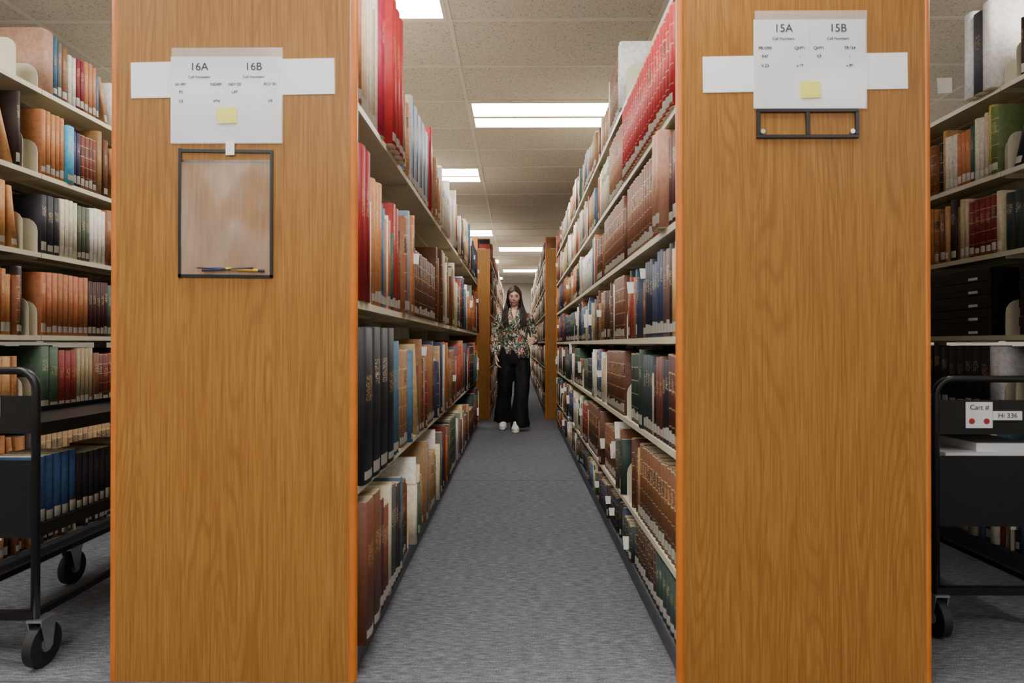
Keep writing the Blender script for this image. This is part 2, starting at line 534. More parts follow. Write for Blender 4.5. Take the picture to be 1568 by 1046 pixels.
def bookends(top, S, name="bookends"):
    if not S: return
    b = MB()
    for fx, dr, y, z in S:
        d = .13; h = .17; x0 = fx - dr * .006
        pts = [(0, 0), (0, h - .05)]
        for q in range(5):
            a = math.pi / 2 * q / 4
            pts.append((.05 - .05 * math.cos(a), h - .05 + .05 * math.sin(a)))
        pts += [(d, h), (d, 0)]
        b.prism([(x0 - dr * p, z + q) for p, q in pts], 'y', y - .001, y + .001)
    b.obj(name, [M_shelf], parent=top)

def slips_obj(top, L):
    if not L: return
    b = MB()
    for fx, dr, y, z, hh in L:
        x1 = fx + dr * .020; x0 = fx - dr * .05
        b.add([(x0, y, z), (x1, y + .004, z - .004), (x1 + dr * .004, y + .006, z + hh), (x0, y, z + hh)], [(0, 1, 2, 3)])
    b.obj("paper_slips", [M_slip], parent=top)

ZG = [.10, .40, .76, 1.04, 1.415, 1.775, 2.16]
ZCD = [.09, .33, .69, 1.04, 1.415, 1.775, 2.16]
ZA = [.09, .57, 1.13, 1.73]
ZB = [.09, .3185, .676, 1.023, 1.37, 1.718, 2.07]
H = 2.30
L1 = (1, 0, 1); BB = (1, 1, 1); TT = (0, 0, 1); NN = (0, 0, 0); LB = (1, 1, 0)

def gaps_of(zs, H2=2.5):
    return [(zs[i + 1] - zs[i] - .030) if i + 1 < len(zs) else (H2 - zs[i]) for i in range(len(zs))]

def generic(B, S, fx, dr, ya, yb, bay, zs, pals, scripts={}, top_h=.30, skip=(), endgap={}, **kw):
    gs = gaps_of(zs)
    nb = round((yb - ya) / bay)
    for i, z in enumerate(zs):
        hm = gs[i] if i + 1 < len(zs) else top_h
        hm = min(hm, .5)
        for k in range(nb):
            if (i, k) in skip: continue
            y0, y1 = ya + k * bay + .008, ya + (k + 1) * bay - .008
            if (i, k) in endgap: y1 -= endgap[(i, k)]
            elif random.random() < .4: y1 -= random.uniform(.02, .12)
            pal = pals[i][min(k, len(pals[i]) - 1)]
            fill(B, S, fx, dr, y0, y1, z, hm, pal, scripts.get((i, k), ()), **kw)
            if y1 < ya + (k + 1) * bay - .03: S.append((fx, dr, y1 + .006, z))

Y0 = 1.853; BAY = .95
# ---- range 16 (left)
B = Books(); S = []; SL.clear()
top, ya, yb = shelf_range(-1.21, -.48, Y0, 6, BAY, ZG, ZA, H)
grey = []
for q in range(5):
    grey += [(1,.058,.40,.27,(188,194,204),L1,.0),(1,.058,.40,.27,(112,126,150),L1,.002)]
sc = {
 (3, 0): [(1,.03,.40,.26,(176,116,84),L1,-.005),(1,.035,.44,.27,(80,108,140),TT),(2,.035,.42,.26,(222,192,150),L1),(2,.045,.45,.28,(222,214,200),L1),(1,.03,.40,.26,(198,172,130),L1),(1,.045,.46,.28,(232,222,204),L1),(1,.05,.50,.28,(164,34,64),TT,-.01),(1,.04,.54,.28,(226,218,202),TT),(3,.072,.54,.30,(182,44,48),L1,-.03)],
 (3, 1): grey + [(1,.05,.46,.28,(160,38,46),TT,-.01),(1,.04,.38,.26,(224,208,180),L1),(1,.04,.36,.26,(74,116,106),L1),(1,.05,.4,.26,(182,120,78),L1)],
 (2, 0): [(2,.062,.48,.30,(136,24,28),TT,-.01),(1,.03,.36,.25,(222,204,180),L1),(1,.035,.34,.25,(226,216,204),L1),(3,.05,.43,.27,(190,130,80),L1,.0),(1,.035,.38,.25,(54,88,130),L1),(1,.03,.36,.25,(84,128,160),L1),(1,.03,.33,.25,(196,116,64),L1),(1,.03,.35,.25,(228,220,208),L1),(1,.05,.34,.25,(190,98,54),L1),(2,.02,.30,.2,(54,96,80),L1),(2,.06,.42,.27,(160,52,46),L1),(1,.03,.34,.25,(110,68,50),L1)],
 (1, 0): [(4,.12,.485,.31,(24,24,28),L1,-.022),(3,.05,.44,.28,(62,102,124),L1,-.01),(1,.03,.38,.26,(226,222,210),L1),(1,.04,.36,.26,(112,48,40),L1)],
 (0, 0): [(2,.10,.435,.30,(96,56,36),L1,-.03),(1,.05,.36,.26,(72,80,82),L1,-.02),(1,.04,.38,.26,(94,34,34),L1,-.02),(2,.04,.34,.26,(112,68,48),L1,-.02),(1,.06,.40,.26,(196,186,158),L1,-.02),(2,.04,.38,.26,(72,72,72),L1,-.02),(2,.05,.36,.24,(54,42,40),L1,-.02),(1,.04,.38,.26,(60,96,114),L1,-.02)],
}
fullb = dict(hr=(.56, .92), tr=(.020, .058), runp=.10, gaps=.008, prr=(-.03, .004))
generic(B, S, -.48, 1, ya, yb, BAY, ZA, [['brown','light','mixed','mixed'],['vivid','mixed','mixed'],['vivid','brown','mixed'],['vivid','vivid','light','mixed']], sc, top_h=.46, endgap={(1,0):.07,(0,1):.08}, **fullb)
generic(B, S, -1.21, -1, ya, yb, BAY, ZG, [['mixed']] * 7)
o = B.build("shelved_books", (-.845, Y0, 0)); bookends(top, S); slips_obj(o, SL)

# ---- range 15 (right)
B = Books(); S = []; SL.clear()
top, ya, yb = shelf_range(.475, 1.218, Y0, 6, BAY, ZB, ZG, H)
sc = {
 (6, 0): [(1,.86,0,0,None,NN)],
 (6, 1): [(2,.03,.30,.22,(238,238,238),TT,-.01),(8,.045,.3,.22,(132,102,84),BB),(1,.04,.3,.2,(214,206,190),L1)],
 (5, 0): [(22,.043,.31,.23,(168,34,38),BB,-.012)],
 (4, 0): [(2,.05,.28,.22,(84,48,44),L1,.0),(1,.05,.31,.24,(168,118,92),L1,-.03),(1,.05,.31,.24,(174,124,94),L1,-.03),(3,.04,.3,.22,(166,34,40),BB,.0),(12,.045,.30,.22,(126,82,62),BB)],
 (3, 0): [(1,.03,.29,.22,(196,174,132),L1),(1,.04,.27,.2,(184,142,92),L1),(1,.03,.29,.2,(44,40,44),L1),(2,.045,.28,.2,(102,76,70),L1),(2,.04,.29,.2,(48,60,90),L1),(2,.04,.26,.2,(62,70,86),L1),(3,.04,.28,.2,(40,44,60),L1)],
 (2, 0): [(3,.04,.29,.22,(76,40,34),BB),(2,.04,.27,.2,(30,30,36),L1),(2,.05,.28,.2,(98,50,40),L1),(1,.03,.25,.2,(30,32,32),L1),(1,.02,.22,.2,(190,174,148),L1),(4,.04,.28,.22,(50,60,62),L1)],
 (1, 0): [(13,.045,.29,.22,(108,70,42),BB),(1,.04,.27,.2,(180,136,92),L1)],
 (0, 0): [(6,.05,.188,.17,(54,72,66),L1),(8,.045,.18,.16,(70,52,44),LB)],
 (4, 1): [(14,.045,.30,.22,(118,76,54),BB)],
 (3, 1): [(6,.045,.29,.22,(104,64,46),BB),(1,.04,.27,.2,(214,206,190),L1)],
 (2, 1): [(12,.045,.29,.22,(98,64,44),BB)],
 (1, 2): [(10,.045,.30,.22,(92,60,42),BB)],
 (5, 1): [(10,.045,.30,.22,(152,106,80),BB),],
}
generic(B, S, .475, -1, ya, yb, BAY, ZB, [['dark','dark','mixed'],['brown','dark','light','mixed'],['dark','light','mixed'],['mixed','brown','mixed'],['brown','brown','light','mixed'],['brown','light','light'],['light','light','light']], sc, top_h=.28, gaps=.012, hr=(.66, .95), endgap={(2,0):.12,(1,0):.13,(1,1):.12,(3,0):.10,(4,2):.1,(2,2):.1})
generic(B, S, 1.218, 1, ya, yb, BAY, ZG, [['mixed']] * 7)
o = B.build("shelved_books", (.846, Y0, 0)); bookends(top, S); slips_obj(o, SL)

# ---- range 17 (far left)
B = Books(); S = []; SL.clear()
top, ya, yb = shelf_range(-2.895, -2.165, Y0, 6, BAY, ZCD, ZCD, H)
sc = {
 (6, 0): [(1,.80,0,0,None,NN)],
 (6, 1): [(1,.07,.29,.26,(176,136,114),NN,-.0),(1,.03,.28,.2,(54,98,124),L1),(1,.03,.27,.2,(104,104,104),L1),(1,.04,.26,.2,(132,90,60),L1),(2,.03,.24,.18,(206,202,192),L1),(2,.03,.25,.18,(120,40,48),L1),(3,.03,.26,.2,(176,116,80),L1)],
 (5, 0): [(20,.032,.31,.2,(170,112,68),LB)],
 (5, 1): [(5,.03,.30,.2,(178,118,70),L1),(1,.05,.28,.2,(78,160,192),L1,-.01),(2,.03,.27,.2,(54,46,74),L1),(4,.03,.27,.2,(112,60,46),LB)],
 (4, 0): [(14,.035,.30,.2,(148,94,60),LB),(4,.03,.28,.2,(50,40,38),L1)],
 (4, 1): [(3,.04,.27,.2,(44,44,50),L1),(4,.03,.28,.2,(206,198,174),L1),(3,.03,.27,.2,(84,92,74),L1),(4,.03,.28,.2,(220,214,202),L1)],
 (3, 0): [(8,.04,.30,.22,(74,56,44),LB),(14,.03,.29,.2,(156,96,60),LB)],
 (3, 1): [(9,.035,.29,.2,(164,98,60),L1),(5,.03,.28,.2,(64,32,32),L1),(4,.03,.27,.2,(72,90,80),L1)],
 (2, 1): [(2,.06,.30,.22,(72,94,72),L1),(3,.04,.28,.2,(126,46,40),L1),(4,.03,.29,.2,(154,136,102),L1)],
 (1, 1): [(14,.035,.28,.2,(162,130,90),BB)],
}
generic(B, S, -2.165, 1, ya, yb, BAY, ZCD, [['tan','brown']] * 6 + [['light']], sc, top_h=.28, hr=(.7, .93), endgap={(6,0):.14,(5,0):.1,(4,0):.1})
generic(B, S, -2.895, -1, ya, yb, BAY, ZCD, [['mixed']] * 7)
o = B.build("shelved_books", (-2.53, Y0, 0)); bookends(top, S); slips_obj(o, SL)

# ---- range 14 (far right)
B = Books(); S = []; SL.clear()
top, ya, yb = shelf_range(2.173, 2.903, Y0, 6, BAY, ZCD, ZCD, H)
sc = {
 (6, 0): [(6,.06,.34,.24,(70,72,80),L1),(2,.07,.38,.26,(238,238,240),TT),(4,.06,.38,.26,(62,64,70),L1,-.02)],
 (6, 1): [(1,.06,.40,.27,(236,236,238),TT,-.04),(1,.06,.38,.24,(72,74,80),TT,-.04),(1,.06,.40,.27,(236,236,238),TT,-.04)],
 (5, 0): [(12,.055,.32,.24,(32,32,36),L1)],
 (5, 1): [(1,.05,.31,.22,(98,110,64),(1,1,1),-.01),(1,.03,.32,.22,(204,178,88),L1),(1,.03,.30,.2,(194,180,150),L1),(2,.03,.29,.2,(222,214,196),L1),(1,.03,.27,.2,(60,88,80),L1),(3,.03,.26,.2,(190,118,76),L1),(3,.03,.27,.2,(220,210,196),L1)],
 (4, 0): [(12,.055,.3,.24,(40,38,40),L1)],
 (4, 1): [(1,.03,.28,.2,(208,192,158),L1),(5,.035,.27,.19,(118,34,34),BB),(2,.03,.29,.2,(200,182,148),L1)],
 (2, 0): [(16,.055,.30,.24,(34,34,38),L1)],
 (2, 1): [(1,.08,.30,.26,(226,226,226),L1),(12,.055,.30,.24,(38,38,42),L1)],
 (1, 0): [(1,.5,0,0,None,NN),(4,.03,.28,.2,(200,196,190),L1)],
}
skip = {(3,0),(3,1),(6,2)}
generic(B, S, 2.173, -1, ya, yb, BAY, ZCD, [['dark','light','mixed']] * 3 + [['dark','dark','mixed']] + [['dark','tan','mixed']] * 3, sc, top_h=.30, skip=skip, hr=(.7, .93))
generic(B, S, 2.903, 1, ya, yb, BAY, ZCD, [['mixed']] * 7)
B.rows = [r for r in B.rows if not (abs(r[4] - 2.1612) < .01 and r[1] < 0 and 3.03 < r[2] < 4.7)]
o = B.build("shelved_books", (2.538, Y0, 0)); bookends(top, S); slips_obj(o, SL)
def archive_box(x0, x1, y0, y1, z0, z1, mat, label=True):
    b = MB()
    b.box(x0, x1, y0, y1, z0, z1 - .035, 0)
    b.box(x0 - .003, x1 + .003, y0 - .003, y1 + .003, z1 - .04, z1, 0)
    b.box(x0 - .002, x0, y0 + .08, y0 + .14, z0 + .008, z0 + .024, 1)
    if label: b.box(x0 + .02, x0 + .10, y0 - .004, y0, z0 + .05, z0 + .12, 1)
    b.obj("archive_box", [mat, M_paper], ((x0 + x1) / 2, (y0 + y1) / 2, z0), bevel=.002)
for i in range(5):
    archive_box(2.19, 2.48, 2.92, 3.42, 1.041 + i * .064, 1.102 + i * .064, M_blackpl, False)
for i in range(4):
    archive_box(2.19, 2.48, 2.20, 2.75, 1.041 + i * .080, 1.118 + i * .080, M_blackpl, False)

# ---- second block behind cross aisle
Y2 = 8.35
for (x0, x1, fl, fr) in ((-1.21, -.365, 0, 1), (.375, 1.218, 1, 0), (-2.895, -2.165, 0, 1), (2.173, 2.903, 1, 0)):
    B = Books(); S = []; SL.clear()
    top, ya, yb = shelf_range(x0, x1, Y2, 9, BAY, ZCD, ZCD, 2.27)
    if fr: generic(B, S, x1, 1, ya, yb, BAY, ZCD, [['mixed', 'light', 'light']] * 7)
    if fl: generic(B, S, x0, -1, ya, yb, BAY, ZCD, [['mixed', 'light', 'light']] * 7)
    B.build("shelved_books", ((x0 + x1) / 2, Y2, 0)); bookends(top, S)

# ------------------------------------------------------------------ signs on end panels
def text(parent, s, x, z, size, y, mat=M_ink, align='CENTER', bold=0.0):
    cu = bpy.data.curves.new("lettering", 'FONT'); cu.body = s; cu.size = size
    cu.align_x = align; cu.align_y = 'CENTER'; cu.offset = bold
    cu.materials.append(mat)
    o = bpy.data.objects.new("lettering", cu); scene.collection.objects.link(o)
    o.rotation_euler = (math.pi / 2, 0, 0)
    attach(o, (x, y, z), parent)

YP = Y0
def slab(b, x0, x1, z0, z1, y1, th, mat, rot=0.0):
    cx, cz = (x0 + x1) / 2, (z0 + z1) / 2
    c, s_ = math.cos(rot), math.sin(rot)
    pts = []
    for (x, z) in ((x0, z0), (x1, z0), (x1, z1), (x0, z1)):
        dx, dz = x - cx, z - cz
        pts.append((cx + dx * c - dz * s_, cz + dx * s_ + dz * c))
    b.prism(pts, 'y', y1 - th, y1, mat)

def sign(x0, x1, z0, z1, tapes, sticky, heads, cols, rows, hz, texts):
    b = MB()
    for (a0, a1, c0, c1) in tapes: slab(b, a0, a1, c0, c1, YP, .0015, 1, .014)
    slab(b, x0, x1, z0, z1, YP - .0018, .0012, 0)
    slab(b, x0 + .003, x1 + .004, z0 - .003, z1 + .026, YP - .0034, .0005, 3)
    slab(b, *sticky, YP - .0045, .001, 2, .03)
    xm = (x0 + x1) / 2
    slab(b, xm - .0006, xm + .0006, z0, z1, YP - .003, .0003, 4)
    top = b.obj("call_number_sign", [M_paper, M_tape, M_sticky, M_sleeve, M_shelf], (xm, YP, (z0 + z1) / 2))
    yt = YP - .0042
    for (s, x) in heads:
        text(top, s, x, hz, .033, yt, bold=.0003)
        text(top, "Call Numbers", x, hz - .030, .0115, yt, bold=.0002)
    for r, z in enumerate(rows):
        for c, x in enumerate(cols):
            t = texts[r][c]
            if t: text(top, t, x, z, .0125, yt, bold=.0003)
    return top
sign(-1.029, -.699, 1.597, 1.853, [(-1.149, -1.012, 1.732, 1.838), (-.705, -.542, 1.741, 1.847)], (-.890, -.832, 1.654, 1.701),
     [("16A", -.944), ("16B", -.782)], (-.998, -.892, -.838, -.732), (1.770, 1.747, 1.720), 1.822,
     [("N6496", "ND496", "ND623", "PC1691"), ("P5", "-", "L48", "-"), ("V3", "V84", "", "V9")])
sign(.697, 1.025, 1.695, 1.956, [(.548, .712, 1.743, 1.849), (1.010, 1.149, 1.751, 1.857)], (.832, .892, 1.724, 1.772),
     [("15A", .784), ("15B", .944)], (.730, .832, .888, .978), (1.871, 1.847, 1.819), 1.929,
     [("PR1099", "QH81", "QH81", "TR654"), ("R47", "-", "V3", "-"), ("V.23", "v.68", "", "v.98")])

b = MB()
x0, x1, z0, z1 = -1.006, -.724, 1.197, 1.577
w = .009
def bar(b, x0, x1, z0, z1, y=YP, th=.004, m=0, r=0): slab(b, x0, x1, z0, z1, y, th, m, r)
bar(b, x0, x0 + w, z0, z1 + .004); bar(b, x1 - w, x1, z0, z1 - .006); bar(b, x0, x1, z0, z0 + w, r=-.012)
bar(b, x0, x1, z1 - w, z1, r=-.014, th=.0042); bar(b, x0, x1, z1 - .038, z1 - .032, r=-.010, th=.003)
nx, nz = 20, 26; vs = []; fs = []
for j in range(nz + 1):
    for i in range(nx + 1):
        u, v = i / nx, j / nz
        env = math.sin(math.pi * u) * math.sin(math.pi * v) ** .7
        bul = .012 * env + .004 * math.sin(u * 9 + v * 7) * env + .002 * math.sin(u * 17 - v * 11) * env
        vs.append((x0 + w * .5 + u * (x1 - x0 - w), YP - .003 - max(0, bul), z0 + w * .5 + v * (z1 - .036 - z0)))
for j in range(nz):
    for i in range(nx):
        a = j * (nx + 1) + i; fs.append((a, a + 1, a + nx + 2, a + nx + 1))
b.add(vs, fs, 1, True)
bar(b, -.863, -.838, 1.560, 1.600, YP - .005, .002, 2)
pouch = b.obj("vinyl_document_pouch", [M_blackpl, M_vinyl, M_tape], ((x0 + x1) / 2, YP, (z0 + z1) / 2))
M_pencil = simple("pencil_yellow", srgb(214, 168, 30), .4)
M_pencil2 = simple("pencil_navy", srgb(40, 40, 70), .4)
p = MB(); p.tube([(-.95, YP - .007, 1.226), (-.90, YP - .010, 1.224), (-.86, YP - .012, 1.222)], [.001, .004, .004], 8, 1)
p.tube([(-.86, YP - .012, 1.2225), (-.765, YP - .008, 1.217)], .004, 6, 0); p.tube([(-.765, YP - .008, 1.217), (-.748, YP - .008, 1.2165)], .0042, 8, 2)
p.obj("pencil", [M_pencil, M_pencil2, M_ink], parent=pouch)
p = MB(); p.tube([(-.93, YP - .012, 1.217), (-.78, YP - .012, 1.225)], .0035, 6, 0); p.obj("pencil_2", [M_pencil2], parent=pouch)

b = MB()
x0, x1, z0, z1 = .705, 1.004, 1.606, 1.692
w = .010
for (a0, a1, c0, c1) in ((x0, x1, z1 - w, z1), (x0, x1, z0, z0 + w), (x0, x0 + w, z0 + w, z1 - w), (x1 - w, x1, z0 + w, z1 - w), ((x0 + x1) / 2 - w / 2, (x0 + x1) / 2 + w / 2, z0 + w, z1 - w)):
    b.box(a0, a1, YP - .007, YP, c0, c1)
for sx in (x0 + .018, x1 - .018):
    b.prism([(sx + .007 * math.cos(a * math.pi / 5), z0 + .02 + .007 * math.sin(a * math.pi / 5)) for a in range(10)], 'y', YP - .006, YP, 1)
b.obj("label_holder", [M_blackpl, M_chrome], ((x0 + x1) / 2, YP, z0), bevel=.001)

# ------------------------------------------------------------------ book carts
def cart(x0, x1, y0, y1, hh, trays, ycast):
    b = MB(); r = .012
    for y in (y0, y1):
        path = [(x0, y, .15), (x0, y, hh - .07)]
        for k in range(1, 6):
            a = math.pi / 2 * k / 6
            path.append((x0 + .06 - .06 * math.cos(a), y, hh - .07 + .06 * math.sin(a)))
        path += [(x0 + .06, y, hh - r), (x1 - .06, y, hh - r)]
        for k in range(1, 6):
            a = math.pi / 2 * k / 6
            path.append((x1 - .06 + .06 * math.sin(a), y, hh - .07 + .06 * math.cos(a)))
        path += [(x1, y, hh - .07), (x1, y, .15)]
        b.tube(path, r, 10, 0, ref=(0, 1, 0))
        b.box(x0, x1, y - .002, y + .002, trays[0] - .005, trays[0] + .105, 0)
        b.box(x0, x1, y - .002, y + .002, trays[1] - .02, trays[1] + .22, 0)
        b.box(x0, x1, y - .012, y + .012, .15, .175, 0)
    for z in trays:
        b.box(x0 + .005, x1 - .005, y0, y1, z - .012, z, 0)
        b.box(x0 - .006, x0 + .004, y0, y1, z - .02, z + .02, 0)
        b.box(x1 - .004, x1 + .006, y0, y1, z - .02, z + .02, 0)
    b.box(x0, x0 + .02, y0, y1, .15, .17); b.box(x1 - .02, x1, y0, y1, .15, .17)
    for (x, sx) in ((x0, -1), (x1, 1)):
        for y in (y0, ycast):
            R = .066; cx, cy = x + .01, y + .015
            n = 24
            poly = [(cy + R * math.cos(2 * math.pi * k / n), R + R * math.sin(2 * math.pi * k / n)) for k in range(n)]
            b.prism(poly, 'x', cx - .014, cx + .014, 1, True)
            hub = [(cy + .022 * math.cos(2 * math.pi * k / 12), R + .022 * math.sin(2 * math.pi * k / 12)) for k in range(12)]
            b.prism(hub, 'x', cx - .018, cx + .018, 2, True)
            for s in (-1, 1):
                fork = [(cy - .035, .15), (cy + .03, .15), (cy + .014, R - .01), (cy - .012, R - .01)]
                xx = cx + s * .021
                b.prism(fork, 'x', xx - .0015, xx + .0015, 2)
            b.box(cx - .024, cx + .024, cy - .035, cy + .03, .145, .152, 2)
    top = b.obj("book_cart", [M_black, M_rubber, M_chrome], ((x0 + x1) / 2, (y0 + y1) / 2, 0))
    return top
c1 = cart(-1.875, -1.49, 1.93, 2.98, .93, [.735, .42], 2.60)
c2 = cart(1.425, 1.84, 2.15, 3.10, .893, [.705, .40], 3.05)
b = MB(); b.box(1.525, 1.615, 2.145, 2.147, .715, .803); b.box(1.617, 1.715, 2.145, 2.147, .742, .772)
for cx in (1.545, 1.595):
    b.prism([(cx + .010 * math.cos(k * math.pi / 6), .738 + .010 * math.sin(k * math.pi / 6)) for k in range(12)], 'y', 2.1435, 2.145, 1)
b.obj("cart_label", [M_paper, M_red], parent=c2)
text(c2, "Cart #", 1.57, .785, .024, 2.1425); text(c2, "Hi 336", 1.665, .757, .024, 2.1425)
b = MB(); b.box(-1.84, -1.60, 1.925, 1.927, .775, .835); b.obj("cart_label_2", [M_paper], parent=c1)
Bk = Books()
def cart_books(cx, dr, y0, z, spec):
    y = y0
    for (n, t, h, d, c) in spec:
        for _ in range(n):
            Bk.add(cx, dr, y, t - .001, z, h, d, jit(c), 1, 0, 0); y += t
cart_books(-1.51, 1, 1.97, .4205, [(5, .035, .22, .17, (46, 76, 118)), (6, .03, .2, .16, (40, 40, 44)), (5, .03, .21, .16, (104, 70, 50))])
o = Bk.build("cart_books", (-1.59, 2.2, .42))
b = MB()
for i, (dx, dy) in enumerate(((0, 0), (.01, .015), (-.006, .005))):
    b.box(1.56 + dx, 1.80 + dx, 2.18 + dy, 2.50 + dy, .401 + i * .045, .444 + i * .045)
    b.box(1.558 + dx, 1.802 + dx, 2.178 + dy, 2.502 + dy, .432 + i * .045, .4445 + i * .045)
b.box(1.47, 1.72, 2.2, 2.5, .5355, .60); b.box(1.467, 1.723, 2.197, 2.503, .582, .604)
b.box(1.48, 1.66, 2.18, 2.46, .604, .625); b.box(1.60, 1.80, 2.2, 2.5, .604, .655)
b.obj("document_boxes", [M_paper], (1.65, 2.35, .41))

# ------------------------------------------------------------------ woman
WX, WY = -.035, 7.32
W = empty("woman", (WX, WY, 0))
def wv(x, y, z): return Vector((WX + x, WY + y, z))

def mk_skin():
    m = NT("skin")
    f = m.noise(m.coords(), 25, 2)
    m.base(m.ramp(f, [(0.3, srgb(214, 164, 140)), (0.7, srgb(228, 184, 160))]), .5)
    return m.m
M_skin = mk_skin()
def mk_blouse():
    m = NT("printed_blouse")
    n = m.noise(m.coords((1, 1, .8)), 40, 2, .6, 1.6)
    v = m.n("ShaderNodeTexVoronoi"); m.put(v.inputs['Vector'], m.coords((1, 1, .7))); v.inputs['Scale'].default_value = 52
    sp = m.n("ShaderNodeSeparateColor"); m.put(sp.inputs[0], v.outputs['Color'])
    pal = m.ramp(sp.outputs[0], [(0, srgb(222, 212, 190)), (.22, srgb(80, 126, 100)), (.42, srgb(200, 92, 62)), (.54, srgb(30, 34, 34)), (.64, srgb(212, 202, 182)), (.82, srgb(120, 150, 126))], 'CONSTANT')
    mask = m.ramp(n, [(.46, (0, 0, 0, 1)), (.49, (1, 1, 1, 1))])
    m.base(m.mix(mask, srgb(24, 28, 28), pal), .55)
    return m.m
M_blouse = mk_blouse()
def mk_trouser():
    m = NT("black_trousers")
    f = m.noise(m.coords((12, 12, 1.5)), 1.5, 2)
    m.base(m.ramp(f, [(.3, srgb(8, 8, 10)), (.7, srgb(26, 26, 30))]), .75, 0, .3)
    m.bump(f, .5, .02)
    return m.m
M_trouser = mk_trouser()
def mk_hair():
    m = NT("dark_brown_hair")
    f = m.noise(m.coords((120, 120, 6)), 1.5, 2, .6)
    m.base(m.ramp(f, [(.3, srgb(18, 11, 9)), (.75, srgb(58, 36, 26))]), .5, 0, .4)
    return m.m
M_hair = mk_hair()
M_shoe = simple("white_sneaker", srgb(236, 234, 230), .5, 0, .03)
M_lip = simple("lips", srgb(170, 78, 76), .4)
M_dark = simple("eye_dark", srgb(30, 18, 14), .3)
M_eye = simple("eye_white", srgb(225, 220, 214), .3)

def finish(o, voxel=None, smooth=6):
    if voxel:
        r = o.modifiers.new("Remesh", 'REMESH'); r.mode = 'VOXEL'; r.voxel_size = voxel; r.use_smooth_shade = True
    if smooth:
        s = o.modifiers.new("Smooth", 'SMOOTH'); s.factor = .5; s.iterations = smooth

def ell_ring(z, cx, cy, rx, ry, n=40, fold=0.0, nf=9, ph=0.0):
    R = []
    for k in range(n):
        a = 2 * math.pi * k / n
        f = 1 + fold * math.sin(nf * a + ph)
        c, s = math.cos(a), math.sin(a)
        e = .85
        X = math.copysign(abs(c) ** e, c) * rx * f; Y = math.copysign(abs(s) ** e, s) * ry * f
        R.append(wv(cx + X, cy + Y, z))
    return R

def interp(keys, n):
    out = []
    ks = keys
    for i in range(n):
        t = i / (n - 1) * (len(ks) - 1)
        k = min(int(t), len(ks) - 2); f = t - k
        p0 = ks[max(k - 1, 0)]; p1 = ks[k]; p2 = ks[k + 1]; p3 = ks[min(k + 2, len(ks) - 1)]
        out.append(tuple(.5 * ((2 * b_) + (-a_ + c_) * f + (2 * a_ - 5 * b_ + 4 * c_ - d_) * f * f + (-a_ + 3 * b_ - 3 * c_ + d_) * f ** 3) for a_, b_, c_, d_ in zip(p0, p1, p2, p3)))
    return out

b = MB()
tk = [(.885, .015, 0, .178, .125), (.95, .01, 0, .172, .122), (1.03, 0, 0, .158, .112), (1.12, 0, -.004, .158, .112), (1.22, 0, -.012, .170, .125),
      (1.29, 0, -.006, .174, .116), (1.345, 0, .004, .160, .092), (1.385, 0, .01, .112, .072), (1.412, 0, .012, .070, .060)]
rings = [ell_ring(k[0], k[1], k[2], k[3], k[4], fold=.035 * max(0, 1 - (k[0] - .88) / .35), nf=8, ph=k[0] * 6) for k in interp(tk, 34)]
b.loft(rings)
armR = interp([(-.130, .005, 1.325), (-.172, .008, 1.292), (-.203, .02, 1.20), (-.230, .03, 1.08), (-.234, .0, .99), (-.222, -.05, .90), (-.212, -.075, .865)], 26)
radR = [v[0] for v in interp([(.052,), (.058,), (.053,), (.050,), (.050,), (.046,), (.042,)], 26)]
b.tube([wv(*p) for p in armR], radR, 20, fold=.10, nf=4, ph=1.0)
armL = interp([(.130, .005, 1.325), (.172, .008, 1.292), (.202, .025, 1.20), (.226, .045, 1.10), (.232, -.02, 1.045), (.226, -.11, 1.04), (.218, -.155, 1.045)], 26)
b.tube([wv(*p) for p in armL], radR, 20, fold=.10, nf=4, ph=2.2)
for s in (-1, 1):
    b.loft([[wv(s * .03, -.045, 1.420), wv(s * .075, -.02, 1.425), wv(s * .075, .0, 1.415), wv(s * .03, -.03, 1.410)],
            [wv(s * .026, -.100, 1.36), wv(s * .088, -.095, 1.365), wv(s * .088, -.078, 1.36), wv(s * .026, -.085, 1.355)],
            [wv(s * .020, -.116, 1.325), wv(s * .060, -.124, 1.310), wv(s * .060, -.10, 1.310), wv(s * .020, -.098, 1.320)]], smooth=True)
b.loft([ell_ring(.90, .085, -.045, .095, .082, 28), ell_ring(.865, .09, -.045, .098, .085, 28), ell_ring(.835, .095, -.04, .095, .082, 28)])
o = b.obj("blouse", [M_blouse], parent=W); finish(o, .0075, 4)

b = MB()
pts = []
rows = 10
for j in range(rows + 1):
    t = j / rows
    z = 1.412 - t * .150; hw = .036 * (1 - t) ** .85 + .001
    yf = -.034 - .098 * min(1, t * 1.45) ** .75
    pts.append([wv(hw * q, yf - .006 * (1 - q * q), z) for q in (-1, -.5, 0, .5, 1)] )
vs = [p for r in pts for p in r]; fs = []
for j in range(rows):
    for i in range(4):
        a = j * 5 + i; fs.append((a, a + 5, a + 6, a + 1))
b.add(vs, fs, 0, True)
o = b.obj("neckline_skin", [M_skin], parent=W)
m = o.modifiers.new("Solid", 'SOLIDIFY'); m.thickness = .010; m.offset = 0

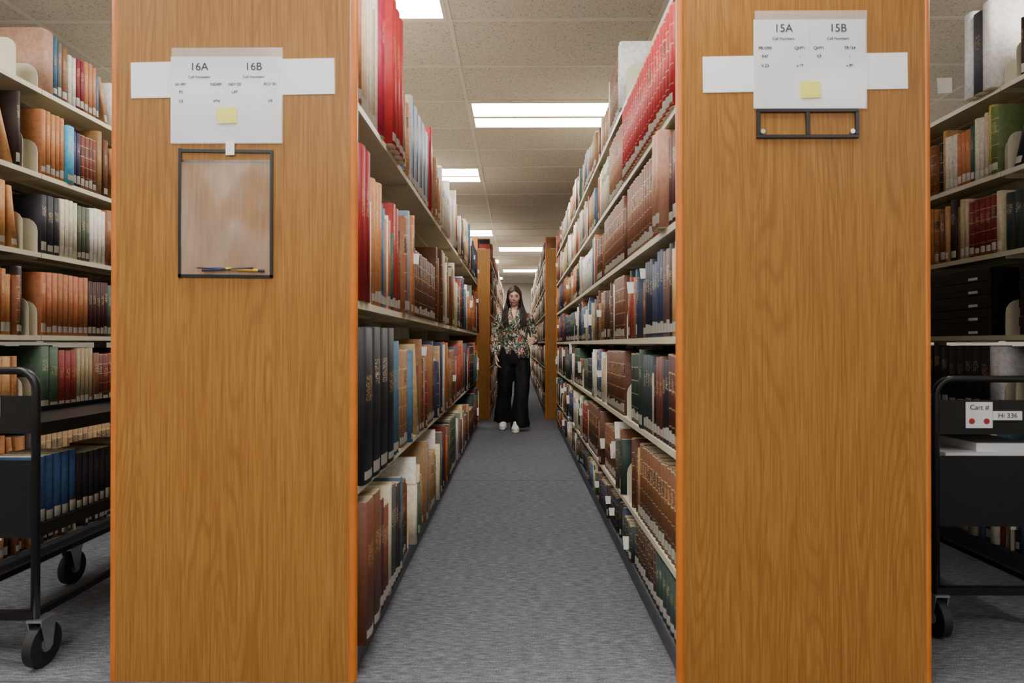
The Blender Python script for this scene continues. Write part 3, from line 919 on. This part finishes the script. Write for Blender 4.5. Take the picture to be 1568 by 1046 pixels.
b = MB()
pk = [(1.00, .0, .0, .150, .108), (.95, .0, .0, .165, .118), (.90, 0, .004, .178, .126), (.84, 0, .008, .182, .128), (.78, 0, .008, .172, .118), (.75, 0, .008, .15, .10)]
b.loft([ell_ring(*k) for k in interp(pk, 16)])
legR = interp([(-.085, .0, .86), (-.095, .0, .70), (-.110, -.005, .52), (-.124, .04, .34), (-.130, .09, .17), (-.130, .11, .10)], 26)
legL = interp([(.085, .0, .86), (.090, -.03, .70), (.088, -.065, .52), (.078, -.075, .34), (.068, -.07, .16), (.066, -.065, .05)], 26)
rl = [v[0] for v in interp([(.098,), (.098,), (.088,), (.088,), (.102,), (.112,)], 26)]
b.tube([wv(*p) for p in legR], rl, 32, fold=.09, nf=5, ph=.4)
b.tube([wv(*p) for p in legL], rl, 32, fold=.09, nf=5, ph=2.0)
o = b.obj("trousers", [M_trouser], parent=W); finish(o, .009, 3)

def shoe(cx, cy, z, yaw, pitch, name):
    b = MB()
    def outline(sc, zz, toe=1.0):
        R = []
        for k in range(28):
            a = 2 * math.pi * k / 28
            X = .043 * math.cos(a) * sc * (1.08 if math.sin(a) < 0 else .86)
            Y = .128 * math.sin(a) * sc * toe
            R.append(Vector((X, Y, zz)))
        return R
    rot = Matrix.Rotation(yaw, 4, 'Z') @ Matrix.Rotation(pitch, 4, 'X')
    T = Matrix.Translation(wv(cx, cy, z))
    def X(r): return [T @ rot @ p for p in r]
    b.loft([X(outline(.97, 0)), X(outline(1.03, .006)), X(outline(1.03, .024)), X(outline(.99, .028))], 0)
    ups = []
    for (zz, sc, dy) in ((.026, .99, 0), (.045, .96, .004), (.06, .82, .02), (.075, .62, .045), (.095, .48, .062), (.115, .44, .068)):
        ups.append(X([p + Vector((0, dy, 0)) for p in outline(sc, zz)]))
    b.loft(ups, 0)
    for k in range(4):
        yy = -.045 + k * .022; zz = .062 + k * .009
        b.tube([T @ rot @ Vector((-.022, yy, zz)), T @ rot @ Vector((0, yy, zz + .008)), T @ rot @ Vector((.022, yy, zz))], .003, 6, 1)
    b.obj(name, [M_shoe, M_shelf], parent=W)
shoe(-.128, .05, .034, -.12, .26, "sneaker_right")
shoe(.012, -.17, .001, .06, 0, "sneaker_left")

HC = Vector((0, -.016, 1.550))
TILT = Matrix.Rotation(math.radians(9), 4, 'X')
def g(x, s): return math.exp(-(x / s) ** 2)
def headfn(n, p):
    x, y, z = p
    if n.z < 0:
        k = -n.z
        x *= 1 - .30 * k ** 1.8
        if n.y > 0: y *= 1 - .45 * k
        else: y *= 1 + .02 * k
    if n.y < 0:
        y *= .95
        f = max(0, -n.y) ** .5
        y -= f * (.022 * g(x, .010) * g(z + .018, .020) + .011 * g(x, .008) * g(z - .008, .022))
        y += f * (.010 * g(abs(x) - .031, .016) * g(z - .010, .013))
        y -= f * (.004 * g(x, .045) * g(z - .034, .012))
        y -= f * (.006 * g(x, .022) * g(z + .052, .010))
        y += f * (.005 * g(x, .025) * g(z + .071, .007))
        y -= f * (.014 * g(x, .024) * g(z + .092, .014))
        y -= f * (.004 * g(abs(x) - .042, .018) * g(z + .018, .018))
    return Vector((x, y, z))
def HP(v): return wv(0, 0, 0) + (HC + (TILT @ Vector(v)))
b = MB()
tmp = MB(); tmp.ellipsoid((0, 0, 0), (.071, .094, .114), 72, 56, fn=headfn)
b.add([HP(v) for v in tmp.v], tmp.f, 0, True)
for s in (-1, 1):
    t2 = MB(); t2.ellipsoid((s * .073, .012, -.005), (.008, .018, .030), 14, 10)
    b.add([HP(v) for v in t2.v], t2.f, 0, True)
b.tube([wv(0, .016, 1.35), wv(0, .016, 1.41), wv(0, .016, 1.46), wv(0, .018, 1.53)], [.056, .045, .043, .045], 28)
o = b.obj("head", [M_skin], parent=W); finish(o, .0028, 1)
b = MB()
for s in (-1, 1):
    t2 = MB(); t2.ellipsoid((s * .031, -.0765, .006), (.0135, .008, .0050), 16, 10, 0); b.add([HP(v) for v in t2.v], t2.f, 0, True)
    t2 = MB(); t2.ellipsoid((s * .031, -.0815, .0035), (.0058, .0045, .0048), 12, 8, 1); b.add([HP(v) for v in t2.v], t2.f, 1, True)
    b.tube([HP((s * .017, -.082, .008)), HP((s * .031, -.086, .0115)), HP((s * .046, -.078, .007))], [.0015, .0030, .0015], 6, 1)
    b.tube([HP((s * .014, -.092, .026)), HP((s * .031, -.091, .031)), HP((s * .050, -.078, .026))], [.0020, .0026, .0012], 6, 1)
b.tube([HP((-.025, -.084, -.0485)), HP((-.010, -.0955, -.0505)), HP((0, -.097, -.0525)), HP((.010, -.0955, -.0505)), HP((.025, -.084, -.0485))], [.0012, .0036, .0036, .0036, .0012], 8, 2)
b.tube([HP((-.024, -.084, -.0495)), HP((-.01, -.0945, -.0575)), HP((0, -.0965, -.0595)), HP((.01, -.0945, -.0575)), HP((.024, -.084, -.0495))], [.0010, .0040, .0044, .0040, .0010], 8, 2)
b.obj("facial_features", [M_eye, M_dark, M_lip], parent=W)

b = MB()
tmp = MB(); tmp.ellipsoid((0, .010, .012), (.083, .100, .114), 48, 36)
keep = []
for f in tmp.f:
    c = sum((Vector(tmp.v[i]) for i in f), Vector()) / 4
    front = c.y < -.015 and c.z < .088 - abs(c.x) * .35
    if front or (c.z < -.06): continue
    keep.append(f)
b.add([HP(v) for v in tmp.v], keep, 0, True)
o = b.obj("hair_cap", [M_hair], parent=W)
m = o.modifiers.new("Solid", 'SOLIDIFY'); m.thickness = .012; m.offset = 0
cu = bpy.data.curves.new("hair_locks", 'CURVE'); cu.dimensions = '3D'; cu.bevel_depth = .0080; cu.bevel_resolution = 2; cu.use_fill_caps = True
cu.materials.append(M_hair)
rr = random.Random(3)
for s in (-1, 1):
    for i in range(64):
        t = i / 63.0
        j = lambda a: rr.uniform(-a, a)
        y0 = -.078 + .165 * t
        zt = .114 * math.sqrt(max(0, 1 - ((y0 - .01) / .104) ** 2)) + .017 + j(.0015)
        yf = -.055 + .14 * t
        xs = .080 - .02 * max(0, t - .6) / .4
        p = [(s * .004, y0, zt), (s * .040, y0 + .002, zt - .010 + .0), (s * (xs - .006), yf * .9 + .005, .045), (s * (xs + .004), yf, -.02), (s * (xs + .008 + j(.010)), yf + .005, -.085)]
        w = [HP(q) for q in p]
        ph = rr.uniform(-.8, .8)
        wav = lambda k: .012 * math.sin(k * 1.9 + ph)
        outx = .106 + j(.030)
        if t < .62:
            w.append(wv(s * (outx - .012 + wav(0)), -.075 - .03 * (1 - t) + j(.014), 1.385))
            w.append(wv(s * (outx + .004 + wav(1)), -.110 + j(.012) + t * .02, 1.335))
            w.append(wv(s * (outx + wav(2)), -.128 + j(.012) + t * .015, 1.290))
            w.append(wv(s * (outx - .004 + wav(3)), -.138 + j(.010), 1.25))
            w.append(wv(s * (outx - .010 + j(.025)), -.142 + j(.008), 1.22 + j(.04)))
        else:
            bx = .02 + .08 * rr.random()
            for k, (yy, zz) in enumerate(((.085, 1.40), (.108, 1.34), (.120, 1.29), (.128, 1.24), (.132, 1.20))):
                w.append(wv(s * (bx + wav(k)), yy + j(.01), zz + (j(.03) if k == 4 else 0)))
        sp = cu.splines.new('NURBS'); sp.points.add(len(w) - 1)
        rad = [.5, .8, 1.0, 1.05, 1.05, 1.05, 1.0, .9, .7, .2]
        for k, q in enumerate(w):
            L_ = q - Vector((WX, WY, 0)); sp.points[k].co = (L_.x, L_.y, L_.z, 1); sp.points[k].radius = rad[k]
        sp.order_u = 4; sp.use_endpoint_u = True; sp.resolution_u = 5
o = bpy.data.objects.new("hair_locks", cu); scene.collection.objects.link(o); attach(o, (WX, WY, 0), W)

def hand(wrist, fdir, palm_n, thumb_side, name, curl=.45):
    f = Vector(fdir).normalized(); n = Vector(palm_n); n = (n - f * n.dot(f)).normalized(); sd = f.cross(n).normalized() * thumb_side
    o0 = wv(*wrist)
    def Q(a, l, c): return o0 + f * a + sd * l + n * c
    b = MB()
    b.tube([Q(-.05, 0, 0), Q(-.01, 0, 0)], [.024, .023], 14, flat=.8, ref=n)
    rings = []
    for (a, hw, th) in ((-.015, .022, .017), (.01, .027, .017), (.04, .037, .016), (.07, .040, .014), (.088, .036, .011)):
        rings.append([Q(a, hw * math.cos(k * math.pi / 9), th * math.sin(k * math.pi / 9)) for k in range(18)])
    b.loft(rings)
    for i, (l, L) in enumerate(((.029, .066), (.010, .074), (-.010, .069), (-.028, .054))):
        a, c = .080, 0.0; ang = curl * (.5 + .15 * i); path = [Q(.06, l * .9, 0), Q(a, l, 0)]
        for seg in (.46, .30, .24):
            a += L * seg * math.cos(ang); c += L * seg * math.sin(ang); path.append(Q(a, l * (1 + .05), c)); ang += curl
        b.tube(path, [.0092, .0092, .0085, .0078, .0066], 10, ref=sd, round_ends=True)
    b.tube([Q(.012, .020, .003), Q(.035, .042, .012), Q(.058, .050, .022), Q(.076, .046, .030)], [.013, .0115, .0098, .0078], 10, ref=n, round_ends=True)
    o = b.obj(name, [M_skin], parent=W); finish(o, .003, 2)
hand((-.210, -.080, .850), (.10, -.42, -.90), (1, -.1, 0), 1, "hand_right", .42)
hand((.216, -.175, 1.045), (-.22, -.95, -.12), (-.85, .1, -.5), -1, "hand_left", .55)

# ------------------------------------------------------------------ world + camera
wd = bpy.data.worlds.new("World"); scene.world = wd; wd.use_nodes = True
wd.node_tree.nodes["Background"].inputs[0].default_value = (.9, .92, 1, 1)
wd.node_tree.nodes["Background"].inputs[1].default_value = .05
cam = bpy.data.cameras.new("camera"); co = bpy.data.objects.new("camera", cam); scene.collection.objects.link(co)
cam.lens = 22.04; cam.sensor_width = 36; cam.clip_start = .05
co.location = (0, 0, 1.0)
co.rotation_euler = (math.radians(90.24), 0, math.radians(.48))
cam.dof.use_dof = True; cam.dof.focus_distance = 7.1; cam.dof.aperture_fstop = 5.0
scene.camera = co
